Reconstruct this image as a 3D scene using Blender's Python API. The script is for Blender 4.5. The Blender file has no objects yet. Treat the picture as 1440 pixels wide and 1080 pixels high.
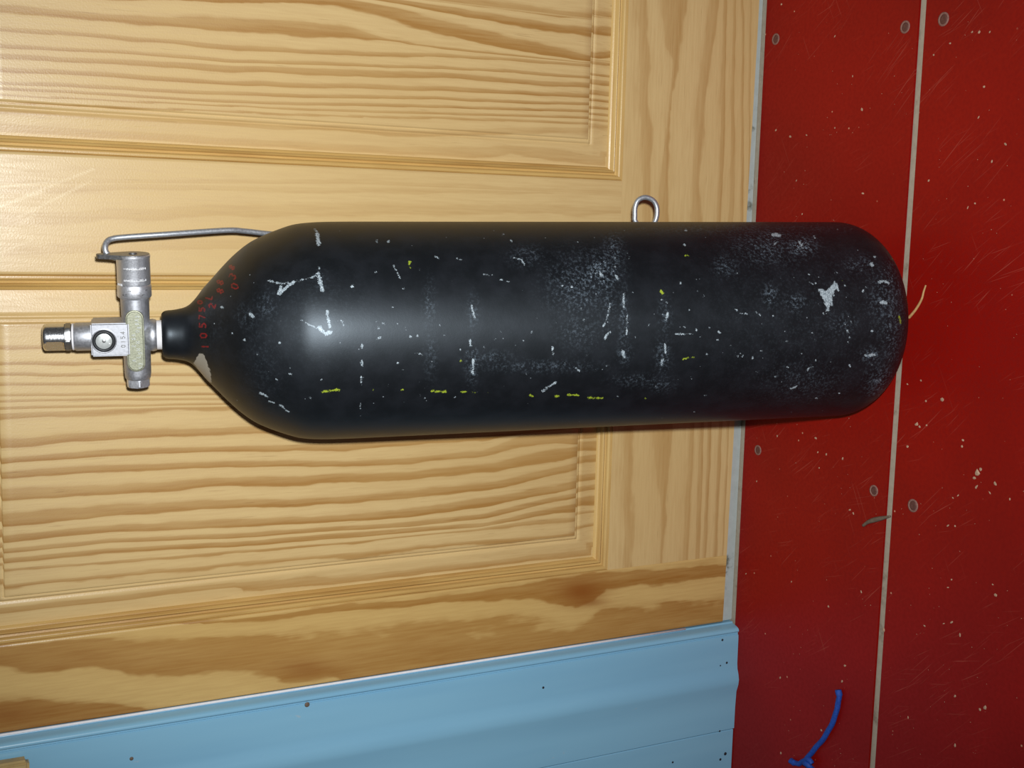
import bpy, bmesh, math, random
import numpy as np
from mathutils import Matrix, Vector

# ------------------------------------------------------------------ camera
S = bpy.context.scene
COL = S.collection
CAM = np.array([0.41046, -1.01191, 0.80130])
IX = np.array([0.02617766, -0.45894854, -0.88807712])     # image right (world: down)
IY = np.array([-0.99141527, -0.12576301, 0.03576922])     # image down (world: left)
FW = np.array([-0.12810348, 0.87951686, -0.45830077])     # view direction
FPX = 1717.36
cd = bpy.data.cameras.new('camera')
cd.sensor_fit = 'HORIZONTAL'; cd.sensor_width = 36.0; cd.lens = FPX / 1440 * 36.0
cd.clip_start = 0.05; cd.clip_end = 50
cam = bpy.data.objects.new('camera', cd); COL.objects.link(cam)
cam.matrix_world = Matrix([[IX[0], -IY[0], -FW[0], CAM[0]], [IX[1], -IY[1], -FW[1], CAM[1]],
                           [IX[2], -IY[2], -FW[2], CAM[2]], [0, 0, 0, 1]])
S.camera = cam

# ------------------------------------------------------------------ world, flash, exposure
W = bpy.data.worlds.new('room_light'); S.world = W; W.use_nodes = True
W.node_tree.nodes['Background'].inputs[0].default_value = (1.0, 0.97, 0.94, 1)
W.node_tree.nodes['Background'].inputs[1].default_value = 0.065
fl = bpy.data.lights.new('camera_flash', 'SPOT')          # the camera's own flash, beside the lens
fl.energy = 56; fl.shadow_soft_size = 0.011; fl.spot_size = math.radians(84); fl.spot_blend = 1.0
fl.color = (0.96, 0.985, 1.0)
flash = bpy.data.objects.new('camera_flash', fl); COL.objects.link(flash)
FP = CAM - IY * 0.036 + IX * 0.014
aim = FW - IX * 0.03 - IY * 0.06; aim = aim / np.linalg.norm(aim)
flash.matrix_world = Matrix.Translation(FP) @ Vector(-aim).to_track_quat('Z', 'Y').to_matrix().to_4x4()
S.view_settings.view_transform = 'Standard'; S.view_settings.look = 'None'
S.view_settings.exposure = 0.0; S.view_settings.gamma = 1.0; S.view_settings.use_curve_mapping = False

random.seed(7); RNG = np.random.default_rng(7)

# ------------------------------------------------------------------ geometry helpers
def ray(x, y): return (x - 720) * IX + (y - 540) * IY + FPX * FW
def at_door(x, y, Y=0.0):
    d = ray(x, y); return CAM + d * ((Y - CAM[1]) / d[1])
def at_floor(x, y, Z=0.0):
    d = ray(x, y); return CAM + d * ((Z - CAM[2]) / d[2])

def link(o, parent=None):
    COL.objects.link(o)
    if parent is not None: o.parent = parent
    return o
def mesh(name, verts, faces, mat, parent=None, smooth=True, mats=None, mi=None):
    me = bpy.data.meshes.new(name)
    me.from_pydata([tuple(map(float, v)) for v in verts], [], faces)
    for m in (mats or [mat]): me.materials.append(m)
    if mi is not None: me.polygons.foreach_set('material_index', mi)
    if smooth: me.polygons.foreach_set('use_smooth', [True] * len(me.polygons))
    me.update()
    return link(bpy.data.objects.new(name, me), parent)
def from_bm(name, bm, mat, parent=None, smooth=False, angle=None):
    bmesh.ops.recalc_face_normals(bm, faces=bm.faces)
    me = bpy.data.meshes.new(name); bm.to_mesh(me); bm.free(); me.materials.append(mat)
    if smooth:
        me.polygons.foreach_set('use_smooth', [True] * len(me.polygons))
        if angle: me.set_sharp_from_angle(angle=math.radians(angle))
    me.update()
    return link(bpy.data.objects.new(name, me), parent)
def empty(name, loc=(0, 0, 0), mat=None):
    o = bpy.data.objects.new(name, None); o.empty_display_size = 0.05; COL.objects.link(o)
    o.location = loc
    if mat is not None: o.matrix_world = mat
    return o
def tag(o, label=None, cat=None, group=None, kind=None):
    if label: o['label'] = label
    if cat: o['category'] = cat
    if group: o['group'] = group
    if kind: o['kind'] = kind
    return o
def boxbm(lo, hi, bev=0.0, seg=1, bm=None):
    bm = bm or bmesh.new()
    r = bmesh.ops.create_cube(bm, size=1.0)
    for v in r['verts']:
        v.co = Vector([(lo[i] + hi[i]) / 2 + v.co[i] * (hi[i] - lo[i]) for i in range(3)])
    if bev: bmesh.ops.bevel(bm, geom=list({e for v in r['verts'] for e in v.link_edges}), offset=bev, segments=seg, affect='EDGES')
    return bm
def frame(axis, ref=(0, 0, 1)):
    a = np.array(axis, float); a /= np.linalg.norm(a); r = np.array(ref, float)
    if abs(a @ r) > .95: r = np.array([1., 0, 0])
    e1 = np.cross(r, a); e1 /= np.linalg.norm(e1); e2 = np.cross(a, e1)
    return e1, e2, a
def lathe(prof, n=48, org=(0, 0, 0), axis=(0, 0, 1), ref=(0, -1, 0), rfun=None, cap=True):
    """prof = [(r, h)...]; rfun(theta, r, i) may flatten the radius."""
    e1, e2, a = frame(axis, ref); org = np.array(org, float)
    V = []; F = []
    for i, (r, h) in enumerate(prof):
        for k in range(n):
            t = 2 * math.pi * k / n; rr = rfun(t, r, i) if rfun else r
            V.append(org + a * h + (e1 * math.cos(t) + e2 * math.sin(t)) * rr)
    for i in range(len(prof) - 1):
        for k in range(n):
            k2 = (k + 1) % n
            F.append((i * n + k, i * n + k2, (i + 1) * n + k2, (i + 1) * n + k))
    if cap:
        F.append(tuple(range(n - 1, -1, -1))); m = (len(prof) - 1) * n; F.append(tuple(range(m, m + n)))
    return V, F
def lathe_obj(name, prof, mat, parent, **k):
    ang = k.pop('angle', 35)
    V, F = lathe(prof, **k)
    o = mesh(name, V, F, mat, parent)
    o.data.set_sharp_from_angle(angle=math.radians(ang)); return o
def spline(P, sub=8):
    P = [np.array(p, float) for p in P]; out = []
    for i in range(len(P) - 1):
        p0 = P[max(i - 1, 0)]; p1 = P[i]; p2 = P[i + 1]; p3 = P[min(i + 2, len(P) - 1)]
        for j in range(sub):
            t = j / sub
            out.append(.5 * ((2 * p1) + (-p0 + p2) * t + (2 * p0 - 5 * p1 + 4 * p2 - p3) * t * t + (-p0 + 3 * p1 - 3 * p2 + p3) * t ** 3))
    out.append(P[-1]); return out
def tube(P, r, n=10, sub=8, radii=None, twist=None):
    if sub > 1: P = spline(P, sub)
    P = [np.array(p, float) for p in P]; N = len(P); V = []; F = []
    e1 = None
    for i in range(N):
        d = P[min(i + 1, N - 1)] - P[max(i - 1, 0)]; d /= np.linalg.norm(d) + 1e-12
        if e1 is None: e1, e2, _ = frame(d, (0.3, 0.5, 0.8))
        else:
            e1 = e1 - d * (e1 @ d); e1 /= np.linalg.norm(e1); e2 = np.cross(d, e1)
        rr = radii(i / (N - 1)) if radii else r
        for k in range(n):
            t = 2 * math.pi * k / n
            q = rr * (twist(i, t) if twist else 1)
            V.append(P[i] + (e1 * math.cos(t) + e2 * math.sin(t)) * q)
    for i in range(N - 1):
        for k in range(n):
            k2 = (k + 1) % n; F.append((i * n + k, i * n + k2, (i + 1) * n + k2, (i + 1) * n + k))
    F.append(tuple(range(n - 1, -1, -1))); F.append(tuple(range((N - 1) * n, N * n)))
    return V, F
def grid_faces(nx, nz, flip=False):
    i, j = np.meshgrid(np.arange(nx - 1), np.arange(nz - 1), indexing='ij')
    a = (i * nz + j).ravel(); b = a + nz; c = b + 1; d = a + 1
    f = np.stack([a, b, c, d] if not flip else [a, d, c, b], 1); return f
def mesh_np(name, V, F, mat, parent=None, attrs=None, smooth=True):
    """F: (n,4) quads"""
    me = bpy.data.meshes.new(name)
    me.vertices.add(len(V)); me.vertices.foreach_set('co', np.asarray(V, np.float32).ravel())
    me.loops.add(F.size); me.loops.foreach_set('vertex_index', F.astype(np.int32).ravel())
    me.polygons.add(len(F)); me.polygons.foreach_set('loop_start', np.arange(0, F.size, 4, dtype=np.int32))
    if smooth: me.polygons.foreach_set('use_smooth', np.ones(len(F), bool))
    me.update(calc_edges=True); me.validate()
    me.materials.append(mat)
    for k, a in (attrs or {}).items():
        at = me.attributes.new(k, 'FLOAT', 'POINT'); at.data.foreach_set('value', np.asarray(a, np.float32))
    return link(bpy.data.objects.new(name, me), parent)

# ------------------------------------------------------------------ material helpers
def srgb(r, g, b):
    f = lambda c: (c / 255 / 12.92) if c / 255 <= .04045 else ((c / 255 + .055) / 1.055) ** 2.4
    return (f(r), f(g), f(b), 1)
class NT:
    def __init__(s, name, rough=.5, metal=0, spec=.5):
        s.m = bpy.data.materials.new(name); s.m.use_nodes = True; s.t = s.m.node_tree
        s.b = s.t.nodes['Principled BSDF']; s.b.inputs['Roughness'].default_value = rough
        s.b.inputs['Metallic'].default_value = metal; s.b.inputs['Specular IOR Level'].default_value = spec
    def n(s, typ, **kw):
        nd = s.t.nodes.new('ShaderNode' + typ)
        for k, v in kw.items(): setattr(nd, k, v)
        return nd
    def put(s, sock, v):
        if hasattr(v, 'is_output') or isinstance(v, bpy.types.NodeSocket): s.t.links.new(v, sock)
        else: sock.default_value = v
    def math(s, op, a, b=0.0, c=None, clamp=False):
        nd = s.n('Math', operation=op, use_clamp=clamp); s.put(nd.inputs[0], a); s.put(nd.inputs[1], b)
        if c is not None: s.put(nd.inputs[2], c)
        return nd.outputs[0]
    def mix(s, f, a, b, typ='MIX'):
        nd = s.n('Mix', data_type='RGBA', blend_type=typ); s.put(nd.inputs[0], f); s.put(nd.inputs[6], a); s.put(nd.inputs[7], b)
        return nd.outputs[2]
    def coord(s, scale=(1, 1, 1), rot=(0, 0, 0), src='Object'):
        tc = s.n('TexCoord'); mp = s.n('Mapping'); s.t.links.new(tc.outputs[src], mp.inputs[0])
        mp.inputs['Scale'].default_value = scale; mp.inputs['Rotation'].default_value = rot
        return mp.outputs[0]
    def coord2(s, rot, scale):
        a = s.coord((1, 1, 1), rot); mp = s.n('Mapping'); s.t.links.new(a, mp.inputs[0]); mp.inputs['Scale'].default_value = scale
        return mp.outputs[0]
    def noise(s, vec, scale, detail=3, rough=.5, dist=0):
        nd = s.n('TexNoise'); s.put(nd.inputs['Vector'], vec); nd.inputs['Scale'].default_value = scale
        nd.inputs['Detail'].default_value = detail; nd.inputs['Roughness'].default_value = rough; nd.inputs['Distortion'].default_value = dist
        return nd.outputs['Fac']
    def step(s, v, lo, hi, a=0.0, b=1.0):
        nd = s.n('MapRange', interpolation_type='SMOOTHSTEP'); s.put(nd.inputs[0], v)
        for i, x in enumerate((lo, hi, a, b)): s.put(nd.inputs[1 + i], x)
        return nd.outputs[0]
    def ramp(s, v, stops, interp='LINEAR'):
        nd = s.n('ValToRGB'); s.put(nd.inputs[0], v); e = nd.color_ramp.elements; nd.color_ramp.interpolation = interp
        while len(e) < len(stops): e.new(.5)
        for i, (p, c) in enumerate(stops):
            e[i].position = p; e[i].color = c if len(c) == 4 else (*c, 1)
        return nd.outputs[0]
    def attr(s, name): return s.n('Attribute', attribute_name=name).outputs['Fac']
    def base(s, c): s.put(s.b.inputs['Base Color'], c)
    def rough(s, v): s.put(s.b.inputs['Roughness'], v)
    def bump(s, h, strength=.3, dist=.001):
        nd = s.n('Bump'); s.put(nd.inputs['Height'], h); nd.inputs['Strength'].default_value = strength; nd.inputs['Distance'].default_value = dist
        s.t.links.new(nd.outputs[0], s.b.inputs['Normal'])

def wood_mat(name, along, full=False, *, light=(205, 177, 124), dark=(160, 117, 60), grain=True):
    m = NT(name, rough=.34)
    sc = {'z': (1, 1, .06), 'x': (.06, 1, 1)}[along]
    cv = m.coord(sc)
    n1 = m.noise(cv, 60, 4, .6)                # broad streaks
    n2 = m.noise(cv, 420, 3, .6)               # fibres
    n3 = m.noise(m.coord({'z': (1, 1, .25), 'x': (.25, 1, 1)}[along]), 9, 2)
    ph = m.attr('phase'); st = m.attr('strength')
    if grain:
        w1 = m.math('MULTIPLY_ADD', n1, .34, m.math('ADD', ph, -.17))
        w1 = m.math('MULTIPLY_ADD', n2, .10, m.math('ADD', w1, -.05))
        n4 = m.noise(m.coord({'z': (1, 1, .45), 'x': (.45, 1, 1)}[along]), 34, 3, .55)
        w1 = m.math('MULTIPLY_ADD', n4, .9, m.math('ADD', w1, -.45))
        fr = m.math('FRACT', m.math('MULTIPLY', w1, .5))
        g = m.ramp(fr, [(0, (.30,) * 3), (.05, ((.86 if full else .62),) * 3), (.30, ((.94 if full else .80),) * 3), (.46, (1,) * 3), (.51, (.95,) * 3), (.56, (.12,) * 3), (.70, (.0,) * 3), (.92, (.06,) * 3), (1, (.28,) * 3)])
        d = m.math('MULTIPLY', g, st)
    else:
        d = m.step(n1, .42, .7, 0.0, .5)
    d = m.math('MULTIPLY_ADD', m.step(n2, .30, .75), .20, m.math('MULTIPLY', d, m.step(n1, .25, .6, .75, 1.05)), clamp=True)
    c = m.mix(d, srgb(*light), srgb(*dark))
    c = m.mix(m.step(n3, .35, .7, 0, .28), c, srgb(light[0] - 20, light[1] - 28, light[2] - 34))
    kn = m.attr('knot')
    c = m.mix(m.math('MULTIPLY', m.attr('scratch'), m.step(n1, .3, .6, .1, .5)), c, srgb(228, 208, 164))
    c = m.mix(m.math('MULTIPLY', kn, m.step(n1, .2, .6, .55, 1.0), clamp=True), c, srgb(136, 82, 32))
    pore = m.noise(m.coord({'z': (1, 1, .035), 'x': (.035, 1, 1)}[along]), 900, 2, .5)
    c = m.mix(m.step(pore, .66, .78, 0, .30), c, srgb(120, 78, 36))
    m.base(c)
    m.rough(m.step(n2, .2, .8, .28, .42))
    m.bump(m.math('ADD', m.math('MULTIPLY', n2, .35), m.noise(m.coord(), 700, 2)), .12, .0006)
    return m.m
M = {}
M['wood_z'] = wood_mat('pine_upright', 'z')
M['wood_x'] = wood_mat('pine_level', 'x')
M['wood_stile'] = wood_mat('pine_stile', 'z', True, light=(202, 170, 108), dark=(148, 100, 42))
M['wood_mould'] = wood_mat('pine_moulding_upright', 'z', light=(200, 166, 102), dark=(146, 98, 40), grain=False)
M['wood_mould_x'] = wood_mat('pine_moulding_level', 'x', light=(203, 170, 108), dark=(152, 106, 48), grain=False)

def red_mat():
    m = NT('red_floor_paint', rough=.5, spec=.22)
    n = m.noise(m.coord(), 5, 4); n2 = m.noise(m.coord(), 300, 3)
    c = m.mix(m.step(n, .3, .7), srgb(128, 11, 4), srgb(142, 14, 5))
    c = m.mix(m.step(n2, .3, .8, 0, .25), c, srgb(96, 10, 8))
    big = m.noise(m.coord((1, 1, 1), (0, 0, 0)), 14, 3)
    for ang, sc, th, am in ((.95, 26, .66, .34), (.75, 24, .66, .34), (1.25, 30, .67, .30), (-.5, 22, .69, .28)):
        s_ = m.noise(m.coord2((0, 0, ang), (sc * .5, sc * 30, 1)), 1.0, 2, .5)
        s_ = m.math('MULTIPLY', m.step(s_, th, th + .05, 0, am), m.step(big, .42, .62))
        c = m.mix(s_, c, srgb(176, 92, 76))
    v = m.n('TexVoronoi', feature='F1'); m.put(v.inputs['Vector'], m.coord()); v.inputs['Scale'].default_value = 120
    rnd = m.n('SeparateColor'); m.t.links.new(v.outputs['Color'], rnd.inputs[0])
    sp = m.math('MULTIPLY', m.step(v.outputs['Distance'], .14, .05), m.step(rnd.outputs[0], .955, .965))
    c = m.mix(sp, c, srgb(196, 140, 112))
    dust = m.math('MULTIPLY', m.step(m.noise(m.coord(), 38, 5, .65), .64, .78, 0, .22), m.step(big, .52, .70))
    c = m.mix(dust, c, srgb(120, 74, 66))
    m.base(c); m.rough(m.step(n2, .2, .8, .44, .58)); m.bump(n2, .08, .0005)
    return m.m
M['red'] = red_mat()
def grime(name, c1, c2, c3, scale=60, rough=.8, lo=.52, hi=.68):
    m = NT(name, rough=rough)
    n = m.noise(m.coord(), scale, 5, .65); n2 = m.noise(m.coord(), scale * 5, 3)
    c = m.mix(n2, srgb(*c1), srgb(*c2)); c = m.mix(m.step(n, lo, hi), c, srgb(*c3))
    m.base(c); m.bump(n2, .3, .001); return m.m
M['grout'] = grime('seam_filler', (176, 164, 146), (150, 138, 120), (116, 100, 84), 40, lo=.56, hi=.75)
M['sill'] = grime('threshold_paint', (176, 182, 180), (158, 164, 160), (96, 96, 84), 26, lo=.55, hi=.66)
def blue_mat():
    m = NT('blue_frame_paint', rough=.30)
    n = m.noise(m.coord((1, 1, .12)), 26, 3); n2 = m.noise(m.coord(), 500, 2); n3 = m.noise(m.coord((1, 1, .4)), 60, 4, .7)
    c = m.mix(m.step(n, .3, .7), srgb(124, 174, 202), srgb(132, 182, 208))
    c = m.mix(m.step(n3, .70, .76, 0, .5), c, srgb(170, 182, 186))
    m.base(c); m.bump(m.math('ADD', m.math('MULTIPLY', n, .6), m.math('MULTIPLY', n2, .3)), .10, .0008); return m.m
M['blue'] = blue_mat()
def plain(name, col, rough=.5, metal=0, nscale=200, var=.12, bump=.0):
    m = NT(name, rough=rough, metal=metal)
    n = m.noise(m.coord(), nscale, 4, .6)
    c2 = tuple(max(0, x * (1 - var * 2)) for x in col)
    m.base(m.mix(n, srgb(*c2), srgb(*[min(255, x * (1 + var * .3)) for x in col])))
    if bump: m.bump(n, bump, .0006)
    m.rough(m.step(n, .2, .8, max(rough - .08, .04), rough + .08)); return m.m
M['chrome'] = plain('satin_chrome', (228, 230, 236), .47, .88, 900, .05)
M['chrome_cast'] = plain('cast_chrome', (196, 198, 204), .50, .86, 500, .08, .05)
M['chrome_bright'] = plain('bright_chrome', (226, 228, 232), .22, 1, 900, .03)
M['chrome_dark'] = plain('dull_steel', (160, 160, 160), .42, .9, 600, .15)
M['steel'] = plain('galvanised_rod', (196, 200, 206), .46, .75, 700, .10, .05)
M['rubber'] = plain('black_rubber', (30, 32, 36), .55, 0, 300, .1)
M['disc'] = plain('pale_disc', (206, 210, 208), .35, .4, 300, .06)
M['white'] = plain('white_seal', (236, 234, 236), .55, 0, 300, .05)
M['plate'] = plain('brass_tinted_plate', (170, 172, 150), .5, .6, 700, .18, .2)
M['mark'] = plain('white_lettering', (232, 232, 232), .5, 0, 300, .05)
M['nail'] = plain('dark_nail', (34, 36, 44), .6, 0, 300, .1)
M['screw'] = plain('worn_screw', (118, 74, 66), .55, .2, 900, .3, .3)
M['screw_ring'] = plain('bare_ring', (156, 112, 100), .7, 0, 900, .3, .2)
M['cord'] = plain('blue_cord_fibre', (28, 84, 190), .65, 0, 700, .3, .5)
M['straw'] = plain('pale_splinter', (206, 160, 104), .6, 0, 300, .15)
M['leaf'] = plain('grey_sliver', (122, 104, 88), .7, 0, 300, .25)
M['flake'] = plain('pale_flake', (204, 166, 136), .7, 0, 200, .25)
M['block'] = plain('bare_pine', (205, 178, 120), .5, 0, 60, .2)

def tank_mat():
    m = NT('scuffed_black_paint', rough=.42, spec=.46)
    m.b.inputs['Specular Tint'].default_value = (.78, .90, 1.0, 1)
    chip = m.attr('chip'); yel = m.attr('yellow'); red = m.attr('red'); gry = m.attr('grey'); hz = m.attr('haze')
    co = m.coord()
    n1 = m.noise(co, 420, 5, .75); n2 = m.noise(co, 1100, 3, .6); n3 = m.noise(co, 60, 4, .6); nb = m.noise(co, 1300, 2, .5)
    c = m.mix(m.step(n3, .35, .7), srgb(14, 16, 19), srgb(21, 23, 27))
    dust = m.math('MULTIPLY', m.step(n1, .47, .68), m.math('MULTIPLY', m.math('POWER', hz, 1.7), .62))
    c = m.mix(dust, c, srgb(128, 144, 158))
    thr = m.math('SUBTRACT', .78, m.math('MULTIPLY', hz, .22))
    spk = m.step(m.math('MULTIPLY_ADD', n2, .55, m.math('MULTIPLY', n1, .45)), thr, m.math('ADD', thr, .03), 0, .75)
    c = m.mix(spk, c, srgb(178, 190, 200))
    # sparse specks over the whole cylinder
    v = m.n('TexVoronoi', feature='F1'); m.put(v.inputs['Vector'], co); v.inputs['Scale'].default_value = 190
    rnd = m.n('SeparateColor'); m.t.links.new(v.outputs['Color'], rnd.inputs[0])
    sp = m.math('MULTIPLY', m.step(v.outputs['Distance'], m.math('MULTIPLY_ADD', rnd.outputs[1], .10, .045), .03), m.step(rnd.outputs[0], .86, .88))
    c = m.mix(m.math('MULTIPLY', sp, .6), c, srgb(160, 170, 178))
    edge = m.math('MULTIPLY_ADD', m.noise(co, 320, 3, .6), .0030, m.math('MULTIPLY_ADD', nb, .0020, -.0025))
    edge = m.math('MULTIPLY_ADD', n1, .0030, m.math('ADD', edge, -.0014))
    def lay(c, a, col, soft=.00018, amt=1.0, e=1.0):
        return m.mix(m.step(m.math('MULTIPLY_ADD', edge, e, a), soft, -soft, 0, amt), c, col)
    c = lay(c, gry, srgb(150, 144, 132), .0002, 1.0, .6)
    c = lay(c, red, srgb(132, 22, 20), .0004, .8, .35)
    c = lay(c, yel, srgb(160, 178, 48), .0003, .75)
    c = lay(c, chip, m.mix(m.step(n2, .35, .65), srgb(104, 116, 124), srgb(180, 192, 198)), .00028, .9)
    m.base(c)
    r = m.step(n3, .3, .7, .42, .45)
    m.rough(m.math('ADD', r, m.math('MULTIPLY', m.math('ADD', dust, spk), .2)))
    m.bump(m.math('ADD', m.math('MULTIPLY', n1, .7), m.math('MULTIPLY', n2, .3)), .10, .0005)
    return m.m
M['tank'] = tank_mat()

# ------------------------------------------------------------------ floor
SEAM = -0.2147; GAP = 0.0064; PITCH = 0.2107
X0, X1 = -1.3, 2.1
floor = from_bm('floor', boxbm((X0, -2.6, -.05), (X1, .10, -.0022)), M['grout'])
tag(floor, 'red painted board floor with grey filled seams', kind='structure')
boards = []
yb = -0.004
for k in range(11):
    lo = SEAM - k * PITCH + GAP / 2; hi = yb
    b = from_bm('floor_board', boxbm((X0, lo, -.0022), (X1, hi, 0.0), .0009, 2), M['red'], floor, smooth=True, angle=40)
    boards.append((lo, hi, b)); yb = lo - GAP
def screw(px, py, sx=1.0):
    p = at_floor(px, py)
    for lo, hi, b in boards:
        if lo <= p[1] <= hi:
            V, F = lathe([(.0062 * sx, .0000), (.0062 * sx, .0005), (.0047 * sx, .0007), (.0043 * sx, .0001)], 20, org=(p[0], p[1], 0), cap=False)
            n = len(V); nF = len(F)
            V2, F2 = lathe([(.0043 * sx, .00005), (.0040 * sx, .0004), (.0016, .0005), (.0010, .00025)], 20, org=(p[0], p[1], 0))
            F2 = F2[:-2] + [F2[-1]]
            V += V2; F += [tuple(i + n for i in f) for f in F2]
            mesh('screw', V, F, None, b, mats=[M['screw_ring'], M['screw']], mi=[0] * nF + [1] * len(F2))
for s_ in ((1091, 55, .9), (1273, 38, .9), (1327, 27, .95), (1066, 633, .85), (1229, 690, .85), (1284, 711, .95)): screw(*s_)

# ------------------------------------------------------------------ door
XL, XA, XD, XC, XR, XE = -0.0024, 0.0704, 0.3636, 0.4568, 0.7500, 0.8180
ZE, ZP, ZL, ZU, ZT = 0.1600, 0.7585, 0.945, 1.845, 1.960
TH = 0.036
def zbot(x): return np.interp(x, [XL, .07, .35, .60, XE], [.0128, .0118, .0088, .0058, .0052])
door = empty('door_1', (XL, 0, 0))
tag(door, 'varnished pine panelled door with raised panels', kind='structure')
door_off = np.array([XL, 0, 0])

def px_bands(bands, ox, oy, along, Y=0.0):
    """traced grain bands: rows of (3*pixel along, pixel edges) -> edge curves in door coordinates"""
    out = []
    for st, rows in bands:
        e = [[], []]
        for t, a, b in rows:
            for q, val in ((0, a), (1, b)):
                if along == 'z': p = at_door(t / 3, oy + val / 3, Y); e[q].append((p[2], -p[0]))
                else: p = at_door(val, t, Y); e[q].append((p[0], -p[2]))
        out.append((st, [sorted(e[0]), sorted(e[1])]))
    return out
def phase(bands, t, c):
    K = 2 * len(bands); E_ = np.empty((len(t), K)); st = []
    for i, (s, (ea, eb)) in enumerate(bands):
        for q, e in ((0, ea), (1, eb)):
            e = np.array(e); E_[:, 2 * i + q] = np.interp(t, e[:, 0], e[:, 1])
        st.append(s)
    E_ = np.maximum.accumulate(E_, axis=1)
    E_ = E_ + np.arange(K) * 1e-6
    idx = (E_ < c[:, None]).sum(1)
    lo = np.where(idx > 0, np.take_along_axis(E_, np.clip(idx - 1, 0, K - 1)[:, None], 1)[:, 0], E_[:, 0] - .03)
    hi = np.where(idx < K, np.take_along_axis(E_, np.clip(idx, 0, K - 1)[:, None], 1)[:, 0], E_[:, -1] + .03)
    fr = np.clip((c - lo) / (hi - lo), 0, 1)
    ph = idx - 1 + fr                       # even interval = dark band
    s = np.array(st + [0.0])
    # strength of the band the point belongs to (dark or the light right after it)
    k = np.clip((idx - 1) // 2, 0, len(st)); k = np.where(idx == 0, 0, k)
    sn = np.where((idx % 2 == 0) & (fr > .75) & (idx > 0) & (idx < K), s[np.clip(k + 1, 0, len(st) - 1)], s[k])
    ph = np.where(idx == 0, -.55 + .5 * fr, ph); ph = np.where(idx >= K, K - 1 + .4 + .0 * fr, ph)
    return ph + 2.0, sn
def filler(c0, c1, n, seed, st=(.35, .8), wid=(.12, .5)):
    """made-up bands for the parts of the door the photograph does not show; c = across coordinate"""
    r = np.random.default_rng(seed); out = []; cs = np.sort(r.uniform(c0, c1, n)); sp = (c1 - c0) / n
    for c in cs:
        ts = np.linspace(0, 2, 9); w = sp * r.uniform(*wid); dr = np.cumsum(r.normal(0, .0016, 9))
        out.append((r.uniform(*st), [list(zip(ts, c + dr - w / 2)), list(zip(ts, c + dr + w / 2))]))
    return out

# --- traced grain (pixels of the photograph; first value 3*x, edges 3*(y-oy))
PL = [(.30, [(0, -270, -240), (450, -268, -245), (960, -262, -240), (2520, -250, -230)]),
 (.75, [(0, -165, -153), (960, -160, -150), (2520, -160, -150)]), (.8, [(0, -95, -84), (960, -92, -82), (2520, -95, -85)]),
 (.75, [(0, -47, -37), (960, -46, -37), (2520, -45, -35)]), (.7, [(0, -6, 3), (960, -6, 2), (2520, -8, 0)]),
 (.75, [(0, 40, 50), (480, 40, 48), (900, 36, 44), (2520, 20, 30)]), (.7, [(0, 66, 74), (480, 58, 66), (900, 57, 65), (2520, 40, 50)]),
 (.75, [(0, 95, 105), (480, 86, 94), (900, 78, 87), (2520, 60, 70)]), (.75, [(0, 125, 150), (300, 112, 130), (500, 102, 110), (960, 92, 98), (2520, 80, 90)]),
 (.8, [(0, 235, 268), (480, 200, 232), (960, 180, 205), (1440, 165, 190), (2520, 130, 150)]),
 (.9, [(0, 310, 335), (480, 275, 300), (960, 260, 280), (1440, 247, 278), (1740, 235, 255), (2040, 215, 230), (2520, 160, 172)]),
 (.85, [(0, 370, 398), (480, 340, 365), (960, 325, 350), (1440, 325, 345), (1740, 308, 330), (2040, 275, 300), (2190, 215, 262), (2340, 205, 248), (2440, 215, 255), (2520, 205, 250)]),
 (.9, [(0, 440, 490), (480, 415, 460), (960, 395, 430), (1440, 378, 412), (1740, 368, 400), (2040, 335, 365), (2340, 275, 330), (2440, 262, 305), (2520, 262, 305)]),
 (.9, [(0, 545, 600), (480, 505, 550), (960, 485, 525), (1440, 476, 500), (1740, 450, 480), (2040, 418, 450), (2340, 352, 385), (2440, 330, 352), (2520, 320, 345)]),
 (.88, [(0, 640, 670), (480, 590, 620), (960, 570, 605), (1440, 550, 578), (1740, 525, 560), (2040, 480, 515), (2340, 430, 460), (2440, 402, 430), (2520, 395, 425)]),
 (.8, [(0, 695, 715), (480, 650, 665), (960, 630, 650), (1440, 600, 618), (1740, 578, 600), (2040, 545, 565), (2340, 475, 495), (2440, 455, 475), (2520, 445, 465)]),
 (.9, [(0, 735, 755), (480, 690, 705), (960, 665, 685), (1440, 626, 648), (1740, 605, 625), (2040, 583, 600), (2340, 520, 545), (2440, 503, 540), (2520, 495, 535)]),
 (.8, [(0, 780, 785), (480, 745, 750), (960, 705, 709), (1440, 668, 672), (2000, 612, 614), (2160, 585, 598), (2340, 565, 582), (2440, 562, 570), (2520, 556, 562)]),
 (.75, [(0, 848, 857), (480, 803, 811), (960, 757, 765), (1440, 714, 724), (1740, 688, 695), (2040, 657, 665), (2340, 637, 644), (2520, 610, 617)]),
 (.7, [(0, 958, 969), (480, 905, 916), (960, 862, 873), (1440, 820, 831), (2040, 755, 765), (2440, 705, 716), (2520, 697, 707)])]
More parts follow.
